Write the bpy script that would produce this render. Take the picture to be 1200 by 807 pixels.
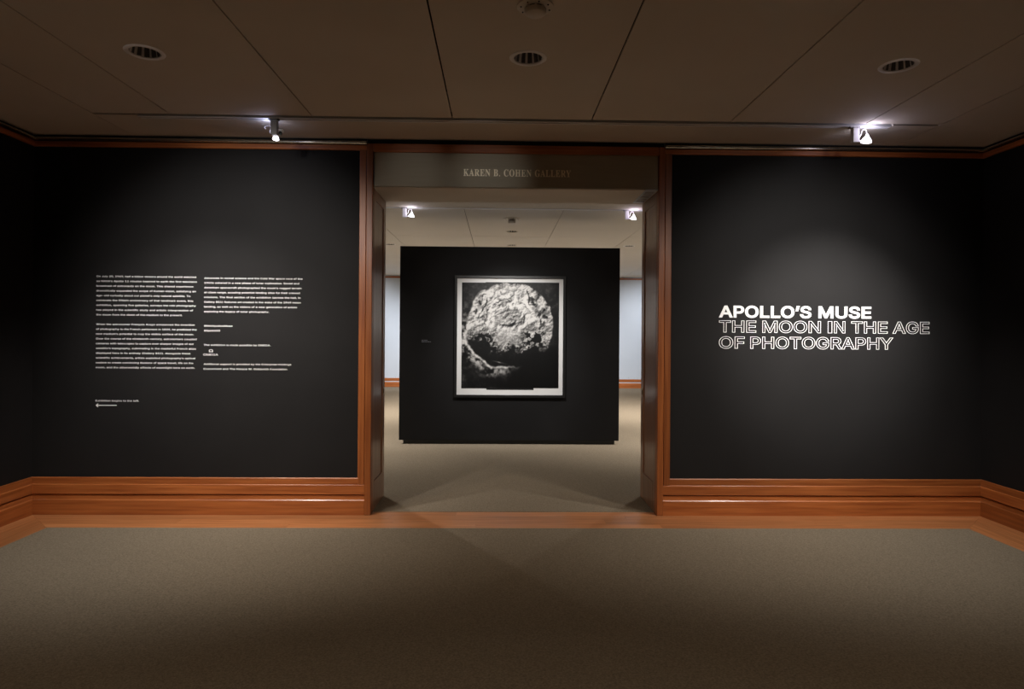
import bpy, bmesh, math, random, os
import numpy as np
from mathutils import Vector, Matrix
random.seed(7)
for o in list(bpy.data.objects): bpy.data.objects.remove(o)
S = bpy.context.scene; C = S.collection
PI = math.pi

# ------------------------------------------------------------------ camera
cd = bpy.data.cameras.new('camera'); cam = bpy.data.objects.new('camera', cd); C.objects.link(cam)
S.camera = cam
F, YAW, ROLL, SY = 768.7, .0205, .0074, -12.7
cd.sensor_fit = 'HORIZONTAL'; cd.sensor_width = 36; cd.lens = F/1200*36
cd.shift_y = SY/1200
cam.location = (0, 0, 1.6)
cam.rotation_euler = (Matrix.Rotation(-YAW, 3, 'Z') @ Matrix.Rotation(PI/2, 3, 'X') @ Matrix.Rotation(ROLL, 3, 'Z')).to_euler()
cd.clip_end = 100

# ------------------------------------------------------------------ world, exposure
w = bpy.data.worlds.new('world'); S.world = w; w.use_nodes = True
w.node_tree.nodes['Background'].inputs[0].default_value = (.01, .01, .012, 1)
w.node_tree.nodes['Background'].inputs[1].default_value = .1
S.view_settings.view_transform = 'Standard'; S.view_settings.look = 'None'
S.view_settings.exposure = 0; S.view_settings.gamma = 1; S.view_settings.use_curve_mapping = False

# ------------------------------------------------------------------ lights (gallery track spots and some added fill spots, mostly above and behind the camera)
WARM = (1, .80, .60); NEUT = (1, .95, .89); COOL = (.92, .95, 1)
def spot(loc, aim, power, deg, blend=1.0, col=WARM, r=.03):
    l = bpy.data.lights.new('track_or_added_spot', 'SPOT'); l.energy = power; l.spot_size = math.radians(deg)
    l.spot_blend = blend; l.color = col; l.shadow_soft_size = r
    o = bpy.data.objects.new('track_or_added_spot', l); C.objects.link(o); o.location = loc
    o.rotation_euler = (Vector(aim)-Vector(loc)).to_track_quat('-Z', 'Y').to_euler(); return o
def glow(loc, power, col, r=.02):
    l = bpy.data.lights.new('lamp_light', 'POINT'); l.energy = power; l.color = col; l.shadow_soft_size = r
    o = bpy.data.objects.new('lamp_light', l); C.objects.link(o); o.location = loc; return o
# title wall and text wall
spot((2.75, 3.5, 3.18), (2.90, 5.78, 1.60), 470, 42, 1, NEUT)
spot((2.6, 4.0, 3.16), (2.7, 5.78, 1.75), 140, 84, 1, NEUT)
spot((-2.1, 3.7, 3.18), (-2.2, 5.78, 1.75), 215, 80, 1, (1, .94, .88))
spot((-.9, 3.2, 3.2), (-.75, 5.8, 2.99), 12, 17, 1, NEUT)  # this and the next: added spots for soft highlights on the header sign
spot((-.3, 3.2, 3.2), (-.10, 5.8, 2.98), 15, 20, 1, NEUT)
spot((-2.3, -.5, 3.2), (-2.3, 5.78, 2.15), 170, 30, 1, NEUT)  # this and the next: added wide fill to lift the black walls
spot((2.7, -.5, 3.2), (2.7, 5.78, 2.15), 150, 30, 1, NEUT)
# floor in front of the two panels
spot((-2.5, 4.6, 3.2), (-2.5, 5.6, 0), 260, 90, 1, NEUT)
spot((3.05, 4.6, 3.2), (2.75, 5.6, 0), 230, 90, 1, NEUT)
# general room light, from both sides towards the doorway
spot((-3.3, 2.7, 3.22), (-.4, 6.3, 0), 150, 60, 1, WARM)
spot((3.6, 2.7, 3.22), (.7, 6.3, 0), 110, 60, 1, WARM)
for x in (-2.8, 0.1, 3.0):
    spot((x, -.8, 3.22), (x*1.1, .8, 0), 155, 110, 1, WARM)
# second gallery: the print, the floor through the doorway, the pale far wall
spot((.1, 7.2, 3.2), (.17, 9.45, 1.35), 290, 52, 1, (1, .99, .97))
spot((-2.6, 8.8, 3.15), (-1.2, 6.9, 0), 230, 58, 1, NEUT)
spot((2.94, 8.8, 3.15), (1.5, 6.9, 0), 140, 58, 1, NEUT)
spot((.17, 6.9, 3.2), (.17, 9.45, 1.25), 110, 80, 1, NEUT)  # extra wide spot added to brighten the partition front
for x in (-3.6, 3.9):
    spot((x, 9.2, 3.2), (x*.75, 10.5, 0), 1080, 110, 1, NEUT)
    spot((x, 12.5, 3.2), (x*.95, 13.5, 0), 1080, 110, 1, NEUT)
spot((.17, 12.6, 3.2), (.17, 14.0, 0), 800, 110, 1, NEUT)
for x in (-4, -1.5, 1.5, 4.4):
    spot((x, 16.9, 3.2), (x, 19.4, 1.1), 290, 90, 1, COOL)
spot((.1, 15.6, 3.2), (.1, 17.5, 0), 700, 120, 1, NEUT)

# ------------------------------------------------------------------ materials
def mat(name, base=(.5,.5,.5), rough=.5, metal=0, coat=0, spec=.5, emit=None, es=0):
    m = bpy.data.materials.new(name); m.use_nodes = True
    b = m.node_tree.nodes['Principled BSDF']
    b.inputs['Base Color'].default_value = (*base, 1); b.inputs['Roughness'].default_value = rough
    b.inputs['Metallic'].default_value = metal; b.inputs['Coat Weight'].default_value = coat
    b.inputs['Coat Roughness'].default_value = .2; b.inputs['Specular IOR Level'].default_value = spec
    if emit: b.inputs['Emission Color'].default_value = (*emit, 1); b.inputs['Emission Strength'].default_value = es
    return m
def N(m, t, **k):
    n = m.node_tree.nodes.new(t)
    for a, v in k.items():
        if a in n.inputs: n.inputs[a].default_value = v
        else: setattr(n, a, v)
    return n
def L(m, a, b): m.node_tree.links.new(a, b)
def noisy(m, c1, c2, scale, vec=(1,1,1), detail=4, bump=0, bscale=None, bdist=.002, rnd=False):
    """colour noise between c1 and c2 in object space, optional bump"""
    b = m.node_tree.nodes['Principled BSDF']
    tc = N(m, 'ShaderNodeTexCoord'); mp = N(m, 'ShaderNodeMapping'); mp.inputs['Scale'].default_value = vec
    L(m, tc.outputs['Object'], mp.inputs['Vector'])
    src = mp.outputs[0]
    if rnd:
        oi = N(m, 'ShaderNodeObjectInfo'); ml = N(m, 'ShaderNodeMath', operation='MULTIPLY'); ml.inputs[1].default_value = 37
        L(m, oi.outputs['Random'], ml.inputs[0])
        ad = N(m, 'ShaderNodeVectorMath', operation='ADD'); L(m, src, ad.inputs[0]); L(m, ml.outputs[0], ad.inputs[1]); src = ad.outputs[0]
    n = N(m, 'ShaderNodeTexNoise'); n.inputs['Scale'].default_value = scale; n.inputs['Detail'].default_value = detail
    L(m, src, n.inputs['Vector'])
    r = N(m, 'ShaderNodeValToRGB'); r.color_ramp.elements[0].position = .3; r.color_ramp.elements[1].position = .7
    r.color_ramp.elements[0].color = (*c1, 1); r.color_ramp.elements[1].color = (*c2, 1)
    L(m, n.outputs['Fac'], r.inputs[0])
    out = r.outputs[0]
    if rnd:
        mr = N(m, 'ShaderNodeMapRange'); mr.inputs[3].default_value = .8; mr.inputs[4].default_value = 1.2
        L(m, oi.outputs['Random'], mr.inputs[0])
        h = N(m, 'ShaderNodeHueSaturation'); L(m, mr.outputs[0], h.inputs['Value']); L(m, out, h.inputs['Color']); out = h.outputs[0]
    L(m, out, b.inputs['Base Color'])
    if bump:
        n2 = N(m, 'ShaderNodeTexNoise'); n2.inputs['Scale'].default_value = bscale or scale; n2.inputs['Detail'].default_value = 3
        L(m, src, n2.inputs['Vector'])
        bp = N(m, 'ShaderNodeBump'); bp.inputs['Strength'].default_value = bump; bp.inputs['Distance'].default_value = bdist
        L(m, n2.outputs['Fac'], bp.inputs['Height']); L(m, bp.outputs[0], b.inputs['Normal'])
    return m
M = {}
def woodmat(name, vec, k=1.0):
    m = mat(name, rough=.38, coat=.12)
    return noisy(m, (.25*k, .066*k, .015*k), (.43*k, .138*k, .036*k), 3.2, vec, 6, .12, 9, .0008, rnd=True)
M['wood_x'] = woodmat('varnished_wood_grain_across', (.6, 14, 14))
M['wood_y'] = woodmat('varnished_wood_grain_deep', (14, .6, 14))
M['jamb'] = noisy(mat('brown_varnished_door_wood', rough=.33, coat=.4), (.20, .088, .045), (.34, .175, .10), 3.2, (14, 14, .6), 6, .12, 9, .0008, rnd=True)
M['wood_z'] = woodmat('varnished_wood_grain_upright', (14, 14, .6), .85)
M['plank_x'] = noisy(mat('oak_floor_across', rough=.4, coat=.2), (.33, .12, .04), (.52, .22, .085), 3, (.7, 16, 1), 6, .1, 8, .0006, rnd=True)
M['plank_y'] = noisy(mat('oak_floor_deep', rough=.4, coat=.2), (.33, .12, .04), (.52, .22, .085), 3, (16, .7, 1), 6, .1, 8, .0006, rnd=True)
M['black'] = noisy(mat('matt_black_wall_paint', rough=.7, spec=.12), (.0135, .0130, .0133), (.0160, .0154, .0158), 2.0, bump=.05, bscale=180, bdist=.0006)
M['carpet'] = noisy(mat('loop_pile_carpet', rough=1, spec=.05), (.155, .126, .090), (.258, .212, .156), 95, (1,1,1), 3, .7, 170, .004)
M['plaster'] = noisy(mat('off_white_ceiling_paint', rough=.85, spec=.2), (.60, .545, .47), (.64, .585, .51), 1.2)
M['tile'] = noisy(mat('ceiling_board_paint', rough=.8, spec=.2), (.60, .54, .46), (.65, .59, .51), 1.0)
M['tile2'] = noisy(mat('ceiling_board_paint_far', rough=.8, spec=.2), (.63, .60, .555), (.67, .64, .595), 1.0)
M['pale'] = noisy(mat('pale_blue_grey_wall_paint', rough=.75, spec=.25), (.60, .65, .72), (.63, .68, .75), 1.5)
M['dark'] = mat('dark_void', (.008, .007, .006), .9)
M['white'] = mat('white_vinyl_lettering', (.86, .86, .86), .6, spec=.2)
M['bronze'] = noisy(mat('brushed_bronze_metal', rough=.5, metal=.35), (.34, .31, .24), (.37, .34, .265), 3, (1, 1, 60))
M['signtext'] = mat('pale_gold_lettering', (.97, .90, .72), .45, .6)
M['steel'] = mat('satin_metal_rail', (.62, .58, .50), .25, 1)
M['track'] = mat('white_track_enamel', (.72, .72, .72), .35)
M['fixture'] = mat('white_fixture_enamel', (.78, .77, .78), .35)
M['fixgrey'] = mat('grey_and_shaded_enamel', (.30, .29, .29), .45)
M['lampglow'] = mat('glowing_lamp_glass', (.9, .9, .9), .2, emit=(.95, .93, 1), es=3)
M['chrome'] = mat('bright_painted_flutes', (.95, .95, .98), .4)
M['ring'] = mat('downlight_trim_enamel', (.80, .79, .80), .5)
M['fixdark'] = mat('dark_painted_flutes', (.10, .10, .11), .4)
M['frame'] = mat('black_picture_frame', (.012, .012, .012), .35)
M['mount'] = mat('white_picture_mount', (.82, .81, .80), .8)
M['brass'] = mat('dark_brass_plate', (.06, .045, .03), .4, .8)
M['brassrim'] = mat('worn_brass', (.45, .36, .22), .35, .9)
M['plastic'] = mat('off_white_plastic', (.62, .57, .5), .5)
M['grey'] = mat('grey_label_print', (.22, .23, .26), .8)
M['bluegrey'] = mat('blue_grey_mirrored_light', (.42, .47, .55), .4)
M['print'] = mat('photographic_print', rough=.45, spec=.3)
vc = N(M['print'], 'ShaderNodeVertexColor', layer_name='photo')
L(M['print'], vc.outputs['Color'], M['print'].node_tree.nodes['Principled BSDF'].inputs['Base Color'])

# ------------------------------------------------------------------ mesh helpers
def obj(name, bm, m=None, parent=None, smooth=False, loc=(0,0,0)):
    me = bpy.data.meshes.new(name)
    bmesh.ops.recalc_face_normals(bm, faces=bm.faces[:]) if smooth != 'keep' else None
    bm.to_mesh(me); bm.free()
    if smooth:
        for p in me.polygons: p.use_smooth = True
        try: me.set_sharp_from_angle(angle=math.radians(35))
        except Exception: pass
    if m: me.materials.append(m)
    o = bpy.data.objects.new(name, me); C.objects.link(o); o.location = loc
    if parent: o.parent = parent
    return o
def empty(name, loc=(0,0,0), parent=None):
    o = bpy.data.objects.new(name, None); C.objects.link(o); o.location = loc; o.empty_display_size = .05
    if parent: o.parent = parent
    return o
def tag(o, label=None, cat=None, group=None, kind=None):
    for k, v in (('label', label), ('category', cat), ('group', group), ('kind', kind)):
        if v: o[k] = v
    return o
def struct(o): o['kind'] = 'structure'; return o
def B(bm, x0, x1, y0, y1, z0, z1, bev=0):
    vs = [bm.verts.new(p) for p in ((x0,y0,z0),(x1,y0,z0),(x1,y1,z0),(x0,y1,z0),(x0,y0,z1),(x1,y0,z1),(x1,y1,z1),(x0,y1,z1))]
    fs = [bm.faces.new([vs[i] for i in q]) for q in ((3,2,1,0),(4,5,6,7),(0,1,5,4),(1,2,6,5),(2,3,7,6),(3,0,4,7))]
    if bev:
        es = list({e for f in fs for e in f.edges})
        bmesh.ops.bevel(bm, geom=es, offset=bev, segments=2, affect='EDGES', profile=.5)
    return bm
def box(name, x0, x1, y0, y1, z0, z1, m, parent=None, bev=0):
    """box as an object whose origin is its centre-bottom, in world metres (parent may have an offset)"""
    cx, cy, cz = (x0+x1)/2, (y0+y1)/2, z0
    bm = bmesh.new(); B(bm, x0-cx, x1-cx, y0-cy, y1-cy, 0, z1-z0, bev)
    o = obj(name, bm, m, parent)
    off = parent_off(parent)
    o.location = (cx-off[0], cy-off[1], cz-off[2]); return o
def parent_off(p):
    v = Vector((0,0,0))
    while p is not None: v += p.location; p = p.parent
    return v
def extrude_profile(prof, a, b, axis, mit=(0, 0), name='board', m=None, parent=None):
    """prof: list of (proud, z). run from a to b. axis 'front': proud toward -Y from wall at ref; mitre shortens ends by proud"""
    kind, ref = axis
    bm = bmesh.new(); rings = []
    for t, s in ((a, mit[0]), (b, mit[1])):
        ring = []
        for p, z in prof:
            tt = t + s*p
            if kind == 'front': co = (tt, ref-p, z)
            elif kind == 'left': co = (ref+p, tt, z)
            elif kind == 'right': co = (ref-p, tt, z)
            elif kind == 'behind': co = (tt, ref+p, z)
            ring.append(bm.verts.new(co))
        rings.append(ring)
    n = len(prof)
    for i in range(n): bm.faces.new((rings[0][i], rings[0][(i+1)%n], rings[1][(i+1)%n], rings[1][i]))
    bm.faces.new(rings[0][::-1]); bm.faces.new(rings[1])
    return obj(name, bm, m, parent)
def lathe(prof, seg=32, cap=False):
    bm = bmesh.new(); rs = []
    for r, z in prof:
        rs.append([bm.verts.new((r*math.cos(2*PI*i/seg), r*math.sin(2*PI*i/seg), z)) for i in range(seg)])
    for a, b in zip(rs, rs[1:]):
        for i in range(seg): bm.faces.new((a[i], a[(i+1)%seg], b[(i+1)%seg], b[i]))
    if cap: bm.faces.new(rs[0]); bm.faces.new(rs[-1])
    return bm
def tube(bm, pts, r, seg=8):
    pts = [Vector(p) for p in pts]; rs = []
    for i, p in enumerate(pts):
        d = (pts[min(i+1, len(pts)-1)]-pts[max(i-1, 0)]).normalized()
        u = d.orthogonal().normalized() if i == 0 else (u - d*u.dot(d)).normalized()
        v = d.cross(u)
        rs.append([bm.verts.new(p + r*(u*math.cos(2*PI*k/seg)+v*math.sin(2*PI*k/seg))) for k in range(seg)])
    for a, b in zip(rs, rs[1:]):
        for k in range(seg): bm.faces.new((a[k], a[(k+1)%seg], b[(k+1)%seg], b[k]))
    bm.faces.new(rs[0]); bm.faces.new(rs[-1]); return bm

# ------------------------------------------------------------------ dimensions
XL, XR, YF, YB = -4.03, 4.315, 5.772, -3.2      # front room (faces of the skirting)
OL, OR = -1.112, 1.410                           # doorway
OB, OT = 6.44, 2.888                             # back of the doorway, soffit
H = 3.3
FX0, FX1, FY = -3.19, 3.535, 5.195               # panelled ceiling field
X2L, X2R, Y2 = -5.6, 5.9, 19.42                  # second gallery
REC = .022                                       # painted face sits back from skirting

# ------------------------------------------------------------------ floor
floor = struct(box('floor', X2L-.3, X2R+.3, YB-.3, Y2+.3, -.2, -.02, M['dark']))
def carpet(name, x0, x1, y0, y1, label):
    o = box(name, x0, x1, y0, y1, -.02, .004, M['carpet'], floor, .003); o['label'] = label; return o
CB = .385
carpet('carpet', XL+CB, XR-CB, YB+.4, YF-CB, 'brown grey loop pile carpet of the near room')
carpet('carpet', X2L, X2R, 5.885, Y2, 'brown grey carpet beyond the wooden threshold')
def planks_x(x0, x1, y0, y1, rows, mitL=0, mitR=0):
    """boards running along x; mitre: +1 means row ends move inwards toward the carpet"""
    hgt = (y1-y0)/rows
    for r in range(rows):
        ya, yb = y0+r*hgt, y0+(r+1)*hgt
        d0, d1 = (y1-ya), (y1-yb)
        x = x0; first = True
        ln = [.75, 1.35, 1.05][r % 3]
        while x < x1-.01:
            xe = min(x+ln, x1)
            if x1-xe < .3: xe = x1
            la = (d0, d1) if (first and mitL) else (0, 0)
            rb = (d0, d1) if (xe == x1 and mitR) else (0, 0)
            g = .0008
            bm = bmesh.new()
            pts = [(x+la[0]+g, ya+g), (xe-rb[0]-g, ya+g), (xe-rb[1]-g, yb-g), (x+la[1]+g, yb-g)]
            cx, cy = (x+xe)/2, (ya+yb)/2
            bo = [bm.verts.new((a-cx, b-cy, -.018)) for a, b in pts]; to = [bm.verts.new((a-cx, b-cy, 0)) for a, b in pts]
            bm.faces.new(bo[::-1]); bm.faces.new(to)
            for i in range(4): bm.faces.new((bo[i], bo[(i+1)%4], to[(i+1)%4], to[i]))
            o = obj('plank', bm, M['plank_x'], floor); off = floor.location; o.location = (cx-off[0], cy-off[1], 0-off[2])
            x = xe; first = False; ln = 1.55 + .25*((r*7) % 3)
def planks_y(xw, sgn, rows=3):
    wd = CB/rows
    for r in range(rows):
        a, b = xw+sgn*r*wd, xw+sgn*(r+1)*wd
        ye_a, ye_b = YF-r*wd, YF-(r+1)*wd
        y = ye_a; ln = [1.2, .8, 1.5][r]; first = True
        while y > YB+.3:
            yn = max(y-ln, YB+.3); g = .0008
            pts = [(a+sgn*g, (ye_a if first else y)-g), (b-sgn*g, (ye_b if first else y)-g), (b-sgn*g, yn+g), (a+sgn*g, yn+g)]
            if sgn > 0: pts = pts[::-1]
            cx, cy = (a+b)/2, (y+yn)/2
            bm = bmesh.new()
            bo = [bm.verts.new((p-cx, q-cy, -.018)) for p, q in pts]; to = [bm.verts.new((p-cx, q-cy, 0)) for p, q in pts]
            bm.faces.new(bo[::-1]); bm.faces.new(to)
            for i in range(4): bm.faces.new((bo[i], bo[(i+1)%4], to[(i+1)%4], to[i]))
            o = obj('plank', bm, M['plank_y'], floor); off = floor.location; o.location = (cx-off[0], cy-off[1], 0-off[2])
            y = yn; first = False; ln = 1.8
planks_x(XL, XR, YF-CB, YF, 3, 1, 1)
planks_x(OL, OR, YF, 5.884, 1)
planks_y(XL, 1); planks_y(XR, -1)

# ------------------------------------------------------------------ walls
PF = YF+REC
wall = struct(box('wall_front', X2L-.3, OL-.055, PF+.012, OB, 0, H+.25, M['pale']))
box('wall_block', OR+.055, X2R+.3, PF+.012, OB, 0, H+.25, M['pale'], wall)
box('wall_block', OL-.055, OR+.055, PF+.03, OB, OT+.006, H+.25, M['pale'], wall)
box('soffit_board', OL-.05, OR+.05, PF+.022, OB+.002, OT-.004, OT+.008, M['plaster'], wall)
box('painted_panel', XL-.03, OL-.115+.01, PF, PF+.012, .30, 3.215, M['black'], wall)
box('painted_panel', OR+.12-.01, XR+.03, PF, PF+.012, .30, 3.215, M['black'], wall)
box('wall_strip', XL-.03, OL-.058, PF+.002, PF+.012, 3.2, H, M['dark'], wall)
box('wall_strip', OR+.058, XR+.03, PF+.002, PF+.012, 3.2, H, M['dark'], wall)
struct(box('wall_left', XL-REC-.3, XL-REC, YB-.3, PF+.01, 0, H+.25, M['black']))
struct(box('wall_right', XR+REC, XR+REC+.3, YB-.3, PF+.01, 0, H+.25, M['black']))
struct(box('wall_rear', XL-.3, XR+.3, YB-.3, YB, 0, H+.25, M['black']))
struct(box('wall_far', X2L-.3, X2R+.3, Y2+.03, Y2+.3, 0, H+.25, M['pale']))
struct(box('wall_far_left', X2L-.3, X2L, OB, Y2+.3, 0, H+.25, M['pale']))
struct(box('wall_far_right', X2R, X2R+.3, OB, Y2+.3, 0, H+.25, M['pale']))

# baseboards: three boards each
P_low = [(-REC, 0), (0, 0), (0, .126), (-.008, .135), (-.012, .168), (-.012, .172), (-REC, .172)]
P_mid = [(-REC, .172), (-.014, .176), (-.004, .180), (-.002, .184), (-.002, .262), (-.006, .266), (-REC, .266)]
P_top = [(-REC, .266), (-.010, .266), (-.010, .318), (-.014, .325), (-REC, .325)]
def skirting(name, axis, a, b, m, mit=(0, 0)):
    root = struct(empty(name))
    for nm, P in (('lower_board', P_low), ('middle_board', P_mid), ('top_moulding', P_top)):
        extrude_profile(P, a, b, axis, mit, nm, m, root)
    return root
skirting('baseboard_front_left', ('front', YF), XL, OL-.055, M['wood_x'], (1, 0))
skirting('baseboard_front_right', ('front', YF), OR+.055, XR, M['wood_x'], (0, -1))
skirting('baseboard_left', ('left', XL), YB, YF, M['wood_y'], (0, -1))
skirting('baseboard_right', ('right', XR), YB, YF, M['wood_y'], (0, -1))
skirting('baseboard_rear', ('behind', YB+REC), XL, XR, M['wood_x'], (1, -1))
skirting('baseboard_far', ('front', Y2+.02), X2L, X2R, M['wood_x'])

# wood rail and metal picture rail at the top of the painted panels
def crown(name, axis, a, b, m, mit=(0,0)):
    root = struct(empty(name))
    extrude_profile([(-REC, 3.198), (-.006, 3.198), (0, 3.204), (0, 3.238), (-.006, 3.244), (-REC, 3.244)], a, b, axis, mit, 'wood_rail', m, root)
    extrude_profile([(-REC, 3.250), (.004, 3.250), (.010, 3.256), (.012, 3.264), (.008, 3.272), (.002, 3.278), (-REC, 3.278)], a, b, axis, mit, 'picture_rail', M['steel'], root)
crown('trim_1', ('front', YF), XL, OL-.055, M['wood_x'], (1, 0))
crown('trim_2', ('front', YF), OR+.055, XR, M['wood_x'], (0, -1))
crown('trim_3', ('left', XL), YB, YF, M['wood_y'], (0, -1))
crown('trim_4', ('right', XR), YB, YF, M['wood_y'], (0, -1))
root = struct(empty('trim_5')); extrude_profile([(-.01, 3.22), (.015, 3.22), (.015, 3.27), (-.01, 3.27)], X2L, X2R, ('front', Y2+.02), (0,0), 'wood_rail', M['wood_x'], root)

# doorway casing
casing = struct(empty('trim_6', (0, YF, 0)))
for s, x in ((-1, OL), (1, OR)):
    a, b = sorted((x, x+s*.054)); box('casing_post', a, b, YF-.002, OB if False else YF+.075, 0, 3.257, M['wood_z'], casing, .004)
    a, b = sorted((x+s*.058, x+s*.115)); box('panel_stile', a, b, YF+.004, PF+.004, .266, 3.244, M['wood_z'], casing, .003)
box('casing_head', OL+.001, OR-.001, YF-.002, YF+.05, 3.186, 3.257, M['wood_x'], casing, .004)

box('painted_gap_shade', OL-.05, OR+.05, YF+.03, YF+.05, 3.257, H-.001, M['dark'], casing)  # dark strip painted in for the shade of the gap over the casing

# door leaves folded back into the jambs
def leaf(name, x, s):
    root = struct(empty(name, (x, YF+.08, 0)))
    a, b = sorted((x, x+s*.05))
    y0, y1 = YF+.08, OB+.01
    pa, pb = sorted((x+s*.009, x+s*.05))
    box('stile', a, b, y0, y0+.09, .005, OT-.006, M['jamb'], root, .003)
    box('stile', a, b, y1-.11, y1, .005, OT-.006, M['jamb'], root, .003)
    box('rail', a, b, y0+.091, y1-.111, .005, .26, M['jamb'], root, .003)
    box('rail', a, b, y0+.091, y1-.111, OT-.1, OT-.006, M['jamb'], root, .003)
    box('panel', pa, pb, y0+.088, y1-.108, .255, OT-.095, M['jamb'], root)
    ky = y1-.075
    k = box('key_plate', min(x-s*.004, x+s*.002), max(x-s*.004, x+s*.002), ky-.018, ky+.018, 1.0, 1.085, M['brassrim'], root, .0015)
    box('keyhole', min(x-s*.006, x), max(x-s*.006, x), ky-.008, ky+.008, 1.015, 1.06, M['dark'], k)
    return root
leaf('door_1', OL, -1); leaf('door_2', OR, 1)

# ------------------------------------------------------------------ ceiling
def slab_with_holes(name, x0, x1, y0, y1, holes, m, parent, z=H, t=.012, bev=True):
    """ceiling board with real round holes: holes = [(cx, cy, r)] one per board, sorted by y"""
    bm = bmesh.new(); ys = [y0]; hs = sorted(holes, key=lambda h: h[1]); seg = 32
    def quad(a, b, c, d):
        bm.faces.new([bm.verts.new((p[0], p[1], z)) for p in (a, b, c, d)])
    cur = y0
    for cx, cy, r in hs:
        q = r*1.5
        quad((x0, cur), (x1, cur), (x1, cy-q), (x0, cy-q))
        quad((x0, cy-q), (cx-q, cy-q), (cx-q, cy+q), (x0, cy+q)); quad((cx+q, cy-q), (x1, cy-q), (x1, cy+q), (cx+q, cy+q))
        for i in range(seg):
            t0, t1 = 2*PI*i/seg, 2*PI*(i+1)/seg
            def sq(t):
                c, s = math.cos(t), math.sin(t); k = q/max(abs(c), abs(s)); return (cx+c*k, cy+s*k)
            def ci(t): return (cx+r*math.cos(t), cy+r*math.sin(t))
            quad(ci(t0), sq(t0), sq(t1), ci(t1))
        cur = cy+q
    quad((x0, cur), (x1, cur), (x1, y1), (x0, y1))
    bmesh.ops.remove_doubles(bm, verts=bm.verts[:], dist=1e-5)
    r = bmesh.ops.extrude_face_region(bm, geom=bm.faces[:])
    for v in [g for g in r['geom'] if isinstance(g, bmesh.types.BMVert)]: v.co.z += t
    for v in bm.verts: v.co.z -= z
    o = obj(name, bm, m, parent); off = parent_off(parent); o.location = Vector((0, 0, z))-off; return o
ceiling = struct(box('ceiling', X2L-.3, X2R+.3, YB-.3, Y2+.3, H+.25, H+.4, M['dark']))
SE = .005
DL = [(-2.172, 4.05), (.17, 4.046), (2.50, 4.07)]
HR = .092
seams = [FX0, -2.585, -1.48, -.378, .727, 1.835, 2.925, FX1]
for i in range(7):
    a, b = seams[i], seams[i+1]
    hs = [(x, y, HR) for x, y in DL if a < x < b]
    slab_with_holes('ceiling_panel', a+SE, b-SE, YB+.9, FY-SE, hs, M['tile'], ceiling)
# perimeter bands of the near room
def band(x0, x1, y0, y1): return box('ceiling_band', x0, x1, y0, y1, H, H+.25, M['plaster'], ceiling)
band(FX0-.0, FX1, 5.315, PF); band(XL-.05, FX0-SE, YB, PF); band(FX1+SE, XR+.05, YB, PF); band(FX0, FX1, YB, YB+.895)
box('shadow_board', FX0, FX1, FY, 5.245, H+.03, H+.05, M['dark'], ceiling)
band(FX0, -2.87, 5.225, 5.315); band(3.17, FX1, 5.225, 5.315)
# second gallery ceiling
S2X = [-4.58, -3.21, -1.845, -.485, .885, 2.255, 3.62, 4.98]
S2Y = [8.99, 11.47, 13.9, 16.35, 18.7]
DL2 = [(.21, 10.91), (.24, 12.6), (-2.10, 12.65), (2.50, 12.56)]
for j in range(4):
    for i in range(7):
        a, b = S2X[i], S2X[i+1]; c, d = S2Y[j], S2Y[j+1]
        hs = [(x, y, HR) for x, y in DL2 if a < x < b and c < y < d]
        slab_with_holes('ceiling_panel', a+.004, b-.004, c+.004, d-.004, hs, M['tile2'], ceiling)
band(X2L, S2X[0]-.004, OB, Y2+.05); band(S2X[-1]+.004, X2R, OB, Y2+.05)
band(S2X[0], S2X[-1], OB, 8.90); band(S2X[0], S2X[-1], 18.704, Y2+.05)

# downlights
def downlight(x, y, label, lit=False, group=None):
    root = tag(empty('downlight', (x, y, H)), label, 'downlight', group)
    obj('trim_ring', lathe([(.086, .004), (.088, -.003), (.095, -.006), (.110, -.005), (.116, -.001), (.116, .0)], 40), M['plastic'] if lit else M['ring'], root, True)
    bm = bmesh.new(); seg = 36; rs = []
    for k, (r, z) in enumerate([(.087, .002), (.082, .03), (.070, .09), (.055, .14)]):
        rs.append([bm.verts.new(((r-(.006 if i % 3 == 0 else 0))*math.cos(2*PI*i/seg), (r-(.006 if i % 3 == 0 else 0))*math.sin(2*PI*i/seg), z)) for i in range(seg)])
    for a, b in zip(rs, rs[1:]):
        for i in range(seg): bm.faces.new((a[i], a[(i+1)%seg], b[(i+1)%seg], b[i]))
    bm.faces.new(rs[-1])
    bm.faces.ensure_lookup_table()
    for n, fc in enumerate(bm.faces[:-1]): fc.material_index = 1 if (n % seg) % 3 else 0  # light and dark flutes put the reflector's glints into the colour
    rf = obj('fluted_reflector', bm, M['chrome'], root); rf.data.materials.append(M['fixdark'])
    obj('lamp', lathe([(.0, .075), (.025, .08), (.032, .1), (.028, .135)], 20), M['fixgrey'], root, True)
    return root
downlight(*DL[0], 'unlit round recessed downlight at the left in the near ceiling', group='near room downlights')
downlight(*DL[1], 'unlit round recessed downlight in the middle of the near ceiling', group='near room downlights')
downlight(*DL[2], 'unlit round recessed downlight at the right in the near ceiling', group='near room downlights')
downlight(*DL2[0], 'pale round downlight in the far gallery ceiling just behind the slotted detector', True, 'far gallery downlights')
downlight(*DL2[1], 'round downlight just showing over the top edge of the black partition', True, 'far gallery downlights')
downlight(*DL2[2], 'small round downlight in the far ceiling beside the left door jamb', False, 'far gallery downlights')
downlight(*DL2[3], 'small round downlight in the far ceiling near the right door jamb', False, 'far gallery downlights')

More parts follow.
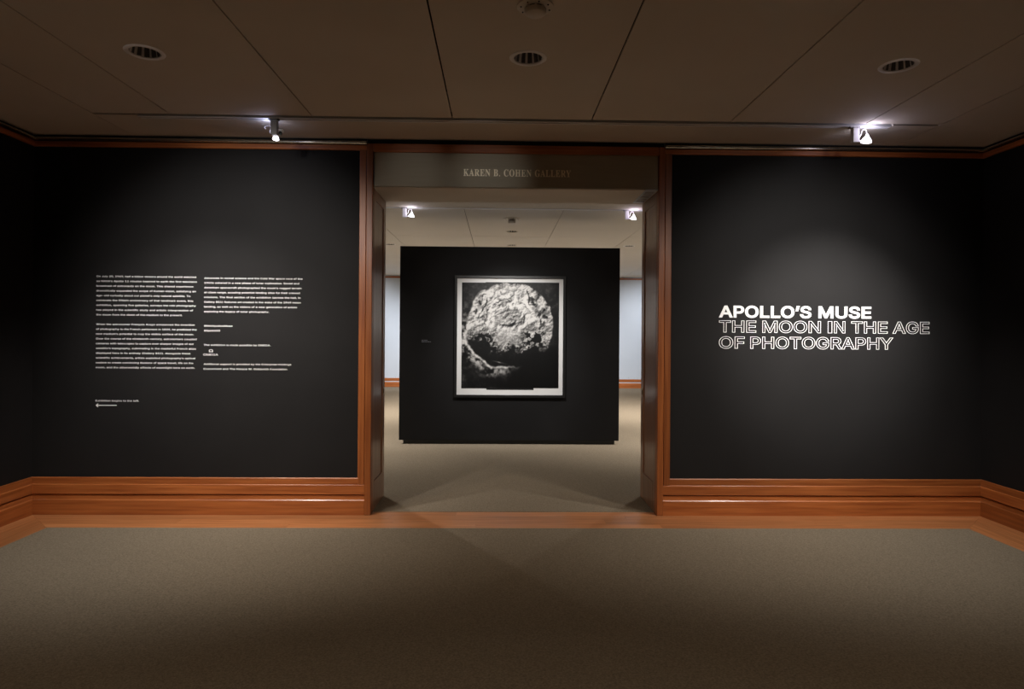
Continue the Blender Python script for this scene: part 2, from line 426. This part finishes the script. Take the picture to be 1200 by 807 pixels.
# detectors
def detector(x, y, label, r=.095, far=False):
    root = tag(empty('smoke_detector', (x, y, H)), label, 'detector', 'ceiling detectors')
    obj('base_plate', lathe([(.0, -.012), (r*.9, -.012), (r, -.008), (r, 0), (0, 0)], 36), M['plastic'], root, True)
    for k in range(8):
        t = 2*PI*k/8+.2
        bm = lathe([(.0, -.016), (.004, -.016), (.005, -.010)], 8)
        obj('screw', bm, M['dark'], root, loc=(r*.8*math.cos(t), r*.8*math.sin(t), 0))
    z1 = -.075 if far else -.05
    obj('slot_band', lathe([(.050, -.012), (.050, z1+.02)], 28), M['dark'], root, True)
    obj('head', lathe([(.054, z1+.032), (.056, z1+.02), (.053, z1+.008), (.040, z1), (0, z1)], 32), M['plastic'], root, True)
    for k in range(12 if far else 8):
        t = 2*PI*k/(12 if far else 8)
        bm = bmesh.new(); B(bm, -.004, .004, -.006, .006, z1+.018, -.010)
        obj('rib', bm, M['plastic'], root, loc=(.052*math.cos(t), .052*math.sin(t), 0)).rotation_euler.z = t
    return root
detector(.178, 3.40, 'round detector with a ribbed head at the top edge of the near ceiling')
detector(.185, 9.70, 'round slotted detector hanging from the far gallery ceiling', .12, True)

# tracks
def light_track(x0, x1, y0, y1, label):
    root = tag(empty('light_track', ((x0+x1)/2, (y0+y1)/2, H)), label, 'light track', 'lighting tracks')
    ym = (y0+y1)/2
    box('rail', x0, x1, y0, y0+.014, H-.003, H+.03, M['track'], root, .002)
    box('rail', x0, x1, y1-.022, y1, H-.003, H+.03, M['track'], root, .002)
    box('channel', x0, x1, y0+.014, y1-.022, H+.004, H+.03, M['track'], root)
    return root
light_track(-2.868, 3.168, 5.246, 5.312, 'long white lighting track let into the near ceiling along the black wall')
light_track(-4.5, 4.9, 8.915, 8.98, 'white lighting track across the far gallery ceiling before the partition')

# spot fixtures
def cone_lamp(r0, r1, h):
    return lathe([(r0*.55, h), (r0, h*.92), (r0*1.15, h*.75), (r1*.72, h*.42), (r1*.93, h*.15), (r1, 0), (r1*.9, .004), (0, .012)], 28)
def fixture(x, y, label, style, lampcol, glowp):
    root = tag(empty('track_spotlight', (x, y, H)), label, 'spotlight', 'track spotlights')
    fm = M['fixgrey'] if style == 'side' else M['fixture']  # side style: grey colour carries the shade on the housing
    def pb(name, *a, m=fm, bev=.004):
        bm = bmesh.new(); B(bm, *a, bev); return obj(name, bm, m, root)
    pb('track_adapter', -.045, .035, -.02, .02, -.012, .004, m=M['frame'] if style == 'side' else M['fixgrey'], bev=.002)
    pb('housing', -.026, .026, -.024, .024, -.130, -.010)
    if style == 'gooseneck':
        pts = [(.024, 0, -.085)] + [(.065-.030*math.cos(t), 0, -.045+.028*math.sin(t)) for t in np.linspace(-.3, PI, 10)] 
        pts = [(.026, 0, -.085), (.040, 0, -.080), (.050, 0, -.062), (.055, 0, -.038), (.064, 0, -.022), (.080, 0, -.018), (.093, 0, -.028), (.096, 0, -.045), (.094, 0, -.062)]
        obj('cable', tube(bmesh.new(), pts, .0035), M['fixture'], root, True)
        pb('bracket', .022, .055, -.004, .004, -.118, -.108, bev=.001)
        l = obj('lamp', cone_lamp(.011, .042, .066), M['lampglow'], root, True, loc=(.092, 0, -.122)); l.rotation_euler = (0, math.radians(8), 0)
        l['label'] = 'glowing cone shaped lamp'
        g = glow((0, 0, 0), glowp, lampcol); g.parent = root; g.location = (.095, -.065, -.06)
    else:
        ring = [(-.055+.030*math.cos(t), .01, -.068+.014*math.sin(t)) for t in np.linspace(0, PI*1.3, 10)]
        obj('cable', tube(bmesh.new(), ring, .0035), M['fixture'], root, True)
        obj('yoke', tube(bmesh.new(), [(-.045, .03, -.105), (-.045, .03, -.085), (.02, .03, -.07), (.052, .03, -.085), (.052, .03, -.105)], .005), M['fixture'], root, True)
        l = obj('lamp', cone_lamp(.010, .026, .05), M['lampglow'], root, True, loc=(-.004, .040, -.150)); l.rotation_euler = (math.radians(-18), 0, 0)
        l['label'] = 'glowing cone shaped lamp'
        kb = lathe([(0, 0), (.014, 0), (.016, .006), (.016, .018), (.012, .024), (0, .024)], 18); kb.transform if False else None
        k = obj('knob', kb, M['fixture'], root, True, loc=(.046, .0, -.095)); k.rotation_euler = (0, PI/2, 0)
        k2 = obj('cap', lathe([(0, 0), (.013, 0), (.014, .016), (0, .02)], 18), M['frame'], root, True, loc=(.052, -.004, -.118)); k2.rotation_euler = (PI/2, 0, 0)
        g = glow((0, 0, 0), glowp, lampcol); g.parent = root; g.location = (-.06, .02, -.05)
    return root
fixture(-1.80, 5.275, 'track spotlight with its shade painted grey at the left, above the black text wall', 'side', (.62, .66, 1), .45)
fixture(2.885, 5.275, 'white track spotlight with looped cable at the right, above the title wall', 'gooseneck', (.82, .76, 1), 1.05)
fixture(-1.29, 8.945, 'small glaring spotlight on the far track, left of the partition top', 'gooseneck', (.85, .80, 1), .6)
fixture(1.74, 8.945, 'small glaring spotlight on the far track, right of the partition top', 'gooseneck', (.85, .75, 1), .7)

# grille on the soffit beside the right jamb
g = tag(empty('soffit_reflection', (OR-.06, 6.05, OT-.004)), 'small blue grey plate standing in for mirrored light under the doorway soffit at the right jamb', 'reflection')
bm = bmesh.new(); B(bm, -.055, .05, -.28, .30, -.006, 0, .002); obj('plate', bm, M['bluegrey'], g)  # plate and bars stand in for light mirrored under the soffit
for k in range(5):
    bm = bmesh.new(); B(bm, -.04, .036, -.2+.1*k, -.14+.1*k, -.010, -.005); obj('reflection_bar', bm, M['fixgrey'], g)

# ------------------------------------------------------------------ lettering
def load_font(fn):
    try: return bpy.data.fonts.load(os.path.join(bpy.utils.system_resource('DATAFILES', path='fonts'), fn))
    except Exception: return None
INTER = load_font('Inter.woff2'); MATH = load_font('NotoSansMath-Regular.woff2')
from mathutils.geometry import delaunay_2d_cdt
def contours(s, size, font, res, spacing=1):
    """closed outlines of a string set in a font"""
    c = bpy.data.curves.new('text', 'FONT'); c.body = s; c.size = size; c.resolution_u = res
    if font: c.font = font
    c.space_character = spacing; c.space_word = 1.18; c.fill_mode = 'NONE'
    o = bpy.data.objects.new('text', c); C.objects.link(o)
    dg = bpy.context.evaluated_depsgraph_get(); dg.update()
    me = bpy.data.meshes.new_from_object(o.evaluated_get(dg))
    bpy.data.objects.remove(o); bpy.data.curves.remove(c)
    co = [(v.co.x, v.co.y) for v in me.vertices]; nx = {}
    for e in me.edges: nx.setdefault(e.vertices[0], e.vertices[1])
    loops = []; seen = set()
    for v in range(len(co)):
        if v in seen or v not in nx: continue
        lp = []; u = v
        while u not in seen and u in nx: seen.add(u); lp.append(u); u = nx[u]
        pts = []
        for k in lp:
            if not pts or math.dist(pts[-1], co[k]) > size*1e-4: pts.append(co[k])
        if len(pts) > 1 and math.dist(pts[0], pts[-1]) < size*1e-4: pts.pop()
        if len(pts) > 2: loops.append(pts)
    bpy.data.meshes.remove(me)
    if s == 'I' and loops:                                # plain upright without serifs
        h = max(p[1] for l in loops for p in l)
        return [[(0, 0), (0, h), (.105*size, h), (.105*size, 0)]]
    return loops
def clusters(loops):
    out = []
    for lp in sorted(loops, key=lambda l: min(p[0] for p in l)):
        a, b = min(p[0] for p in lp), max(p[0] for p in lp)
        if out and a < out[-1][1]: out[-1][1] = max(b, out[-1][1]); out[-1][2].append(lp)
        else: out.append([a, b, [lp]])
    return [c[2] for c in out]
def union(loops):
    """merge overlapping outlines (non-zero winding); returns points, kept triangles, boundary loops"""
    vs = []; es = []
    for lp in loops:
        n0 = len(vs); vs += [Vector(p) for p in lp]; es += [(n0+i, n0+(i+1) % len(lp)) for i in range(len(lp))]
    P, E, T, _, _, _ = delaunay_2d_cdt(vs, es, [], 0, 1e-7)
    P = np.array([tuple(p) for p in P]); T = [t for t in T if len(t) == 3]; cen = np.array([P[list(t)].mean(0) for t in T])
    wn = np.zeros(len(T))
    for lp in loops:
        a = np.array(lp); b = np.roll(a, -1, 0)
        x, y = cen[:, 0:1], cen[:, 1:2]
        isl = (b[:, 0]-a[:, 0])*(y-a[:, 1])-(x-a[:, 0])*(b[:, 1]-a[:, 1])
        wn += ((a[:, 1] <= y) & (b[:, 1] > y) & (isl > 0)).sum(1)
        wn -= ((a[:, 1] > y) & (b[:, 1] <= y) & (isl < 0)).sum(1)
    K = [t for t, q in zip(T, wn) if q != 0]
    de = {}
    for t in K:
        t = list(t)
        if np.cross(P[t[1]]-P[t[0]], P[t[2]]-P[t[0]]) < 0: t = t[::-1]
        for i in range(3): de[(t[i], t[(i+1) % 3])] = 1
    nb = {}
    for a, b in de:
        if (b, a) not in de: nb.setdefault(a, []).append(b)
    bl = []
    while nb:
        v = next(iter(nb)); lp = []; u = v
        while u in nb:
            lp.append(u); q = nb[u].pop()
            if not nb[u]: del nb[u]
            u = q
            if u == v: break
        if len(lp) > 2: bl.append(np.array([P[k] for k in lp]))
    return bl
def push(lp, d):
    """offset a boundary loop outward (solid lies to the left) by d with limited mitres"""
    keep = [i for i in range(len(lp)) if np.hypot(*(lp[i]-lp[i-1])) > 1e-6]; lp = lp[keep]
    e = np.roll(lp, -1, 0)-lp; e /= np.hypot(e[:, 0], e[:, 1])[:, None]
    n = np.stack([e[:, 1], -e[:, 0]], 1); m = n+np.roll(n, 1, 0)
    q = np.maximum((m**2).sum(1)/2, .35)
    return lp, lp+d*m/q[:, None]
def text_mesh(s, size=1, font=None, offset=0, outline=0, extrude=0, res=3, spacing=1):
    verts = []; faces = []
    for cl in clusters(contours(s, size, font, res, spacing)):
        bl = union(cl)
        if outline:
            for lp in bl:
                base, o1 = push(lp, offset+outline); _, o2 = push(lp, offset-outline); n = len(base); k = len(verts)
                verts += [(p[0], p[1], 0) for p in o1]+[(p[0], p[1], 0) for p in o2]
                faces += [(k+i, k+(i+1) % n, k+n+(i+1) % n, k+n+i) for i in range(n)]
        else:
            lps = [push(lp, offset)[1] if offset else lp for lp in bl]
            vs = []; es = []
            for lp in lps:
                n0 = len(vs); vs += [Vector(p) for p in lp]; es += [(n0+i, n0+(i+1) % len(lp)) for i in range(len(lp))]
            P, _, T, _, _, _ = delaunay_2d_cdt(vs, es, [], 0, 1e-7)
            cen = np.array([[sum(P[i][0] for i in t)/3, sum(P[i][1] for i in t)/3] for t in T]); wn = np.zeros(len(T))
            for a in lps:
                b = np.roll(a, -1, 0); x, y = cen[:, 0:1], cen[:, 1:2]
                isl = (b[:, 0]-a[:, 0])*(y-a[:, 1])-(x-a[:, 0])*(b[:, 1]-a[:, 1])
                wn += ((a[:, 1] <= y) & (b[:, 1] > y) & (isl > 0)).sum(1); wn -= ((a[:, 1] > y) & (b[:, 1] <= y) & (isl < 0)).sum(1)
            k = len(verts); verts += [(p[0], p[1], 0) for p in P]
            faces += [tuple(k+i for i in t) for t, q in zip(T, wn) if q > 0]
    me = bpy.data.meshes.new('text'); me.from_pydata(verts, [], faces); me.update()
    if len(verts):                                        # a little thickness
        bm = bmesh.new(); bm.from_mesh(me)
        if extrude:
            bmesh.ops.remove_doubles(bm, verts=bm.verts[:], dist=1e-7)
            r = bmesh.ops.extrude_face_region(bm, geom=bm.faces[:])
            for g in r['geom']:
                if isinstance(g, bmesh.types.BMVert): g.co.z += extrude
        bm.to_mesh(me); bm.free()
    return me
def bbox(me):
    if not len(me.vertices): return None
    a = np.empty(len(me.vertices)*3); me.vertices.foreach_get('co', a); a = a.reshape(-1, 3)
    return a.min(0), a.max(0)
def place_text(name, me, m, parent, x0, x1, zbase, y, capk, norm=None):
    """stand mesh up on the wall plane y; x-range fitted to x0..x1; capk = scale for height"""
    lo, hi = norm if norm else bbox(me)
    sx = (x1-x0)/(hi[0]-lo[0]); off = parent_off(parent)
    a = np.empty(len(me.vertices)*3); me.vertices.foreach_get('co', a); a = a.reshape(-1, 3)
    b = np.empty_like(a)
    b[:, 0] = x0+(a[:, 0]-lo[0])*sx - off[0]; b[:, 1] = y - a[:, 2]*capk - off[1]; b[:, 2] = zbase + a[:, 1]*capk - off[2]
    me.vertices.foreach_set('co', b.ravel()); me.update()
    me.materials.clear(); me.materials.append(m)
    o = bpy.data.objects.new(name, me); C.objects.link(o); o.parent = parent; me.name = name
    return o
YW = PF-.0008
YLINE = [(598,603,583,597,568,583,598,583,525), (592,603,588,603,588,600,570,598,586,595)]
LH = .0418
T1 = ["On July 20, 1969, half a billion viewers around the world watched", "as NASA’s Apollo 11 mission beamed to earth the first television",
"broadcast of astronauts on the moon. This shared experience", "dramatically expanded the scope of human vision, satisfying an",
"age-old curiosity about our planet’s only natural satellite. To", "celebrate the fiftieth anniversary of that landmark event, this",
"exhibition, spanning five galleries, surveys the role photography", "has played in the scientific study and artistic interpretation of",
"the moon from the dawn of the medium to the present."]
T2 = ["When the astronomer François Arago announced the invention", "of photography to the French parliament in 1839, he predicted the",
"new medium’s potential to map the visible surface of the moon.", "Over the course of the nineteenth century, astronomers coupled",
"cameras with telescopes to capture ever sharper images of our", "satellite’s topography, culminating in the masterful French atlas",
"displayed here in its entirety (Gallery 852). Alongside these", "scientific achievements, artists exploited photography’s optical",
"realism to create convincing illusions of space travel, life on the", "moon, and the otherworldly effects of moonlight here on earth."]
T3 = ["Advances in rocket science and the Cold War space race of the", "1960s ushered in a new phase of lunar exploration. Soviet and",
"American spacecraft photographed the moon’s rugged terrain", "at close range, scouting potential landing sites for their crewed",
"missions. The final section of the exhibition (across the hall, in", "Gallery 851) features art created in the wake of the 1969 moon",
"landing, as well as the visions of a new generation of artists", "exploring the legacy of lunar photography."]
E3 = (579,561,574,565,569,570,550,397)
PXM = 1/132.9                                   # metres per pixel on the text wall
def block(x0, ztop, lines, ends, px0, first, label, name='wall_text', cat='lettering', size=.0268):
    root = tag(empty(name, (x0, PF, ztop-(first+len(lines))*LH)), label, cat, 'wall lettering')
    for i, (t, e) in enumerate(zip(lines, ends)):
        me = text_mesh(t, size, INTER, offset=.00015, extrude=.0008, res=2)
        wd = (e-px0)/4.747*PXM
        place_text('text_line', me, M['white'], root, x0, x0+wd, ztop-(first+i)*LH-.0272, YW, 1.03)
    return root
ZT1 = 2.094; ZT2 = 2.087
block(-3.508, ZT1, T1, YLINE[0], 56, 0, 'upper paragraph of small white wall text in the left column')
block(-3.508, ZT1, T2, YLINE[1], 56, 10, 'lower paragraph of small white wall text in the left column')
block(-3.508, ZT1+.0025, ["Exhibition begins to the left."], (292,), 56, 26, 'single line of white wall text above the arrow at the lower left')
block(-2.577, ZT2, T3, E3, 41, 0, 'long paragraph of small white wall text in the right column')
block(-2.577, ZT2, ["#MetApollosMuse", "#Apollo50"], (197, 129), 41, 10, 'two short white hashtag lines in the right text column')
block(-2.577, ZT2, ["The exhibition is made possible by OMEGA."], (407,), 41, 14, 'single white sponsor line above the small emblem in the right column')
block(-2.577, ZT2, ["Additional support is provided by the Enterprise Holdings", "Endowment and The Horace W. Goldsmith Foundation."], (521, 502), 41, 18, 'two closing lines of white wall text at the foot of the right column')
# emblem: small omega sign above its word
lg = tag(empty('sponsor_emblem', (-2.49, PF, 1.35)), 'small white horseshoe shaped emblem over a word in the right text column', 'emblem', 'wall lettering')
place_text('omega_sign', text_mesh('Ω', .045, INTER, offset=.0003, extrude=.0008, res=4), M['white'], lg, -2.577+28/4.747*PXM, -2.577+50/4.747*PXM, ZT2-15.45*LH-.022, YW, 1.0)
place_text('text_line', text_mesh('OMEGA', .034, INTER, extrude=.0008, res=3), M['white'], lg, -2.577-2/4.747*PXM, -2.577+78/4.747*PXM, ZT2-16*LH-.030, YW, 1.0)
# arrow
bm = bmesh.new()
def flat(bm, pts, y0, y1):
    a = [bm.verts.new((x, y0, z)) for x, z in pts]; b = [bm.verts.new((x, y1, z)) for x, z in pts]
    bm.faces.new(a); bm.faces.new(b[::-1])
    for i in range(len(pts)): bm.faces.new((a[i], b[i], b[(i+1)%len(pts)], a[(i+1)%len(pts)]))
flat(bm, [(.006, -.0032), (.181, -.0032), (.181, .0032), (.006, .0032)], -.0015, 0)
flat(bm, [(0, 0), (.020, .0165), (.024, .011), (.010, 0), (.024, -.011), (.020, -.0165)], -.0025, -.0005)
tag(obj('wall_arrow', bm, M['white'], loc=(-3.508, PF, .949)), 'thin white arrow pointing left under the text', 'arrow')

# title in three lines, each letter its own piece
def letters(s, x0, x1, zb, cap, off, outline, root, font, m, y, depth, spacing=1):
    def bb(t, o=0):
        a = np.array([p for l in contours(t, 1, font, 2, spacing) for p in l]); return a.min(0)-o, a.max(0)+o
    o = off+outline
    lo, hi = bb(s, o); e = bb(s[0] if not font else 'E' if s[0].isascii() else s[0]); k = cap/(e[1][1]-e[0][1]+2*o); sx = (x1-x0)/(hi[0]-lo[0])
    ro = parent_off(root); cache = {}
    for i, ch in enumerate(s):
        if ch == ' ': continue
        px = bb(s[:i+1])[1][0]; lo2, hi2 = bb(ch); xm = (lo2[0]+hi2[0])/2
        if ch not in cache:
            me = text_mesh(ch, 1, font, offset=off, outline=outline, extrude=.01, res=4)
            a = np.empty(len(me.vertices)*3); me.vertices.foreach_get('co', a); a = a.reshape(-1, 3)
            b = np.empty_like(a); b[:, 0] = (a[:, 0]-xm)*sx; b[:, 1] = -a[:, 2]*100*depth; b[:, 2] = (a[:, 1]+o)*k
            me.vertices.foreach_set('co', b.ravel()); me.update(); me.materials.append(m); me.name = 'letter'; cache[ch] = me
        ob = bpy.data.objects.new('letter', cache[ch]); C.objects.link(ob); ob.parent = root
        ob.location = (x0+(xm+px-hi2[0]-lo[0])*sx-ro[0], y-ro[1], zb-ro[2])
def title_line(s, x0, x1, zb, cap, outline, root):
    letters(s, x0, x1, zb, cap, .013 if outline else .024, .0095 if outline else 0, root, INTER, M['white'], PF, .0015)
def title_words(words, zb, outline, label):
    tr = tag(empty('title_lettering', (1.962, PF, zb)), label, 'lettering', 'exhibition title')
    for wd, a, b in words:
        a, b = 1.958+(a-57)*.001789, 1.958+(b-57)*.001789
        title_line(wd, a, b, zb, .107, outline, tr)
title_words([("APOLLO’S", 58, 521), ("MUSE", 556, 823)], 1.757, False, 'solid bold white top line of the exhibition title')
title_words([("THE", 58, 244), ("MOON", 275, 569), ("I", 604, 626), ("N", 636, 692), ("THE", 722, 906), ("AGE", 932, 1118)], 1.625, True, 'middle title line in white outlined letters')
title_words([("OF", 58, 187), ("PHOTOGRAPHY", 215, 933)], 1.482, True, 'lowest title line in white outlined letters')

# header sign
sg = tag(empty('header_sign', (.15, YF+.03, OT)), 'bronze metal sign panel with small pale capitals above the doorway', 'sign')
box('sign_plate', OL+.012, OR-.006, YF+.022, YF+.040, OT+.0005, 3.186, M['bronze'], sg, .001)
st = ''.join(chr(0x1D400+ord(c)-65) if c.isalpha() else c for c in "KAREN B. COHEN GALLERY")
def serif_ok():
    try: return MATH and len(contours(chr(0x1D400+10), 1, MATH, 2)[0]) > 8
    except Exception: return False
letters(st if serif_ok() else "KAREN B. COHEN GALLERY", -.320, .630, 2.988, .060, .004, 0, sg, MATH if serif_ok() else INTER, M['signtext'], YF+.0218, .0012, 1.08)

# ------------------------------------------------------------------ partition and framed photograph
PX0, PX1, PY = -1.421, 1.748, 9.45
pt = tag(empty('partition_wall', (.16, PY+.2, 0)), 'freestanding black partition wall carrying the framed moon photograph', 'partition')
box('body', PX0, PX1, PY, PY+.42, .062, 2.846, M['black'], pt, .003)
box('plinth', PX0+.055, PX1-.055, PY+.05, PY+.37, 0, .062, M['frame'], pt)
fr = tag(empty('framed_photograph', (.165, PY, .68)), 'framed black and white photograph of a lunar crater on the black partition', 'picture')
fx0, fx1, fz0, fz1 = -.634, .964, .682, 2.430
fw = .038
for a, b, c, d in ((fx0, fx0+fw, fz0, fz1), (fx1-fw, fx1, fz0, fz1), (fx0+fw, fx1-fw, fz0, fz0+fw), (fx0+fw, fx1-fw, fz1-fw, fz1)):
    box('frame_side', a, b, PY-.05, PY-.001, c, d, M['frame'], fr, .003)
box('mount_board', fx0+fw, fx1-fw, PY-.022, PY-.002, fz0+fw, fz1-fw, M['mount'], fr)
# the print: tones computed procedurally onto a fine flat grid
def vnoise(x, y, seed):
    rs = np.random.RandomState(seed); g = rs.rand(256, 256)
    xi = np.floor(x).astype(int); yi = np.floor(y).astype(int); fx = x-xi; fy = y-yi
    fx = fx*fx*(3-2*fx); fy = fy*fy*(3-2*fy)
    G = lambda a, b: g[a % 256, b % 256]
    return (G(xi, yi)*(1-fx)+G(xi+1, yi)*fx)*(1-fy)+(G(xi, yi+1)*(1-fx)+G(xi+1, yi+1)*fx)*fy
def fbm(x, y, seed, oct=5):
    s = 0; a = .5; t = 0
    for o in range(oct): s = s+a*vnoise(x*2**o+o*17, y*2**o+o*31, seed+o); t += a; a *= .55
    return s/t
def sst(a, b, x): t = np.clip((x-a)/(b-a), 0, 1); return t*t*(3-2*t)
GW, GH = 190, 210
ix0, ix1, iz0, iz1 = -.530, .868, .818, 2.330
U, V = np.meshgrid(np.linspace(0, 1, GW+1), np.linspace(0, 1, GH+1))   # V downwards
def photo(U, V):
    dx = (U-.49)*.925; dy = V-.42
    th = np.arctan2(dy, dx); rr = np.hypot(dx, dy)
    wob = .05*(fbm(3+2.2*np.cos(th), 3+2.2*np.sin(th), 5, 4)-.5)*2
    R = .425+wob+.02*np.cos(th+2.6)-.05*np.clip(-np.cos(th+.75), 0, 1)
    d = rr/R
    n1 = fbm(U*9, V*9, 11); n2 = fbm(U*26, V*26, 21); n3 = fbm(U*60, V*60, 31, 3)
    bg = .10+.40*np.clip(n1-.45, 0, 1)+.55*np.clip(n2-.5, 0, 1)
    h = fbm(U*13+1.5*n1, V*13, 41, 7)
    gx = np.gradient(h, axis=1)*GW/13; gy = np.gradient(h, axis=0)*GH/13
    rel = gx*.7+gy*.8
    # terraced walls: ridges that follow the rim, broken up by noise
    wv = fbm(U*5+7, V*5+7, 61, 4)
    q = d*11+wv*7
    brk = sst(.42, .58, fbm(4*np.cos(th)+9, 4*np.sin(th)+d*3+9, 81, 4))
    ridge = sst(.70, .97, np.sin(q*PI)*.5+.5)*brk*sst(.50, .66, d)
    tone = .80+.45*(n1-.5)+.75*(n2-.5)+.42*rel
    tone = tone-ridge*.62*sst(.20, -.05, dy)
    tone = tone+.14*np.exp(-((d-.60)/.10)**2)*sst(.1, -.1, dy)
    inner = sst(.46, .36, d)
    tone = tone-inner*.34*sst(.03, -.10, dy)*sst(.35, .6, n2)
    fl = np.exp(-(((dx+.0)/.15)**2+((dy-.10)/.09)**2)); tone = tone*(1-fl*.6)+.70*fl*.6
    pk = np.exp(-(((dx-.03)/.06)**2+((dy-.01)/.016)**2)); tone = tone+.20*pk
    ps = np.exp(-(((dx-.03)/.03)**2+((dy+.012+.35*dx)/.013)**2))+.7*np.exp(-(((dx+.05)/.05)**2+((dy+.012-.1*dx)/.007)**2)); tone = tone-.9*ps
    rg = np.exp(-(((dx-.23)/.12)**2+((dy-.09)/.08)**2)); tone = tone-rg*1.0*sst(.46, .56, n2)-rg*.12
    lf = np.exp(-(((dx+.25)/.11)**2+((dy-.13)/.10)**2)); tone = tone-lf*1.0*sst(.46, .56, n2)-lf*.15
    low = sst(.02, .16, dy)*sst(.45, .6, d); tone = tone-low*.45*sst(.44, .56, n2)
    edge = .205+.06*(fbm(U*8+3, V*2, 71)-.5)*2+.09*(n2-.5)*2-.28*np.clip(-dx-.12, 0, 1)
    sh = sst(edge-.012, edge+.02, dy)
    tone = tone*(1-sh)+(.10+.35*np.clip(n2-.55, 0, 1))*sh
    strk = np.exp(-((dy-.335-.22*(dx+.1))/.006)**2)*sst(.10, .02, abs(dx+.09)); tone = tone+.7*strk*n2
    m = sst(1.03, .985, d)
    rim = np.exp(-((d-1.05)/.030)**2)*sst(.05, .25, dy)*sst(.22, -.05, dx)*sst(.3, .6, n1+.15)
    halo = np.exp(-((d-1.16)/.13)**2)*sst(.25, -.25, dx)*sst(-.15, .10, dy)*sst(.36, .6, n2*.6+n1*.4)
    left = np.exp(-(((dx+.41)/.06)**2+((dy-.02)/.2)**2))*sst(.3, .6, n2)
    bgt = bg+.55*rim+.60*halo+.45*left
    t = tone*m+bgt*(1-m)
    t = t*(1-.80*sst(.10, .32, dx+dy*.9-.22)*sst(.16, .3, dy))
    t = t+.10*(n3-.5)*t*5
    t = t*(1-.10*(abs((U*1.0) % .5-.26) < .0035))
    return np.clip(t, .05, .97)
G = photo(U, V)
xs = ix0+(ix1-ix0)*U-.165; zs = iz1-(iz1-iz0)*V-.68
verts = np.stack([xs, np.full_like(xs, -.0235), zs], -1).reshape(-1, 3)
W1 = GW+1
faces = [(j*W1+i, (j+1)*W1+i, (j+1)*W1+i+1, j*W1+i+1) for j in range(GH) for i in range(GW)]
me = bpy.data.meshes.new('print'); me.from_pydata(verts.tolist(), [], faces)
at = me.color_attributes.new('photo', 'FLOAT_COLOR', 'POINT')
lin = (G.reshape(-1))**2.5*.70
cl = np.stack([lin*1.0, lin*.965, lin*.93, np.ones_like(lin)], -1).astype(np.float32)
at.data.foreach_set('color', cl.ravel())
me.materials.append(M['print']); me.update()
pr = bpy.data.objects.new('print', me); C.objects.link(pr); pr.parent = fr
# uneven pasted edges of the print
for a, b, c, d in ((ix0+.36, ix0+1.04, iz0-.026, iz0), (ix0+.0, ix0+.36, iz0-.008, iz0), (ix0+.34, ix1, iz1, iz1+.008)):
    box('print_strip', a, b, PY-.0232, PY-.022, c, d, M['frame'], fr)
# wall label of two faint lines
lb = tag(empty('wall_label', (-1.05, PY, 1.47)), 'tiny pale label of two lines on the partition, left of the picture', 'label')
for z, segs in ((.020, ((0, .03), (.035, .085))), (.0, ((0, .045), (.05, .075), (.08, .115), (.12, .135)))):
    bm = bmesh.new()
    for a, b in segs: B(bm, a-.055, b-.055, -.0012, -.0002, z, z+.009)
    obj('text_line', bm, M['grey'], lb)
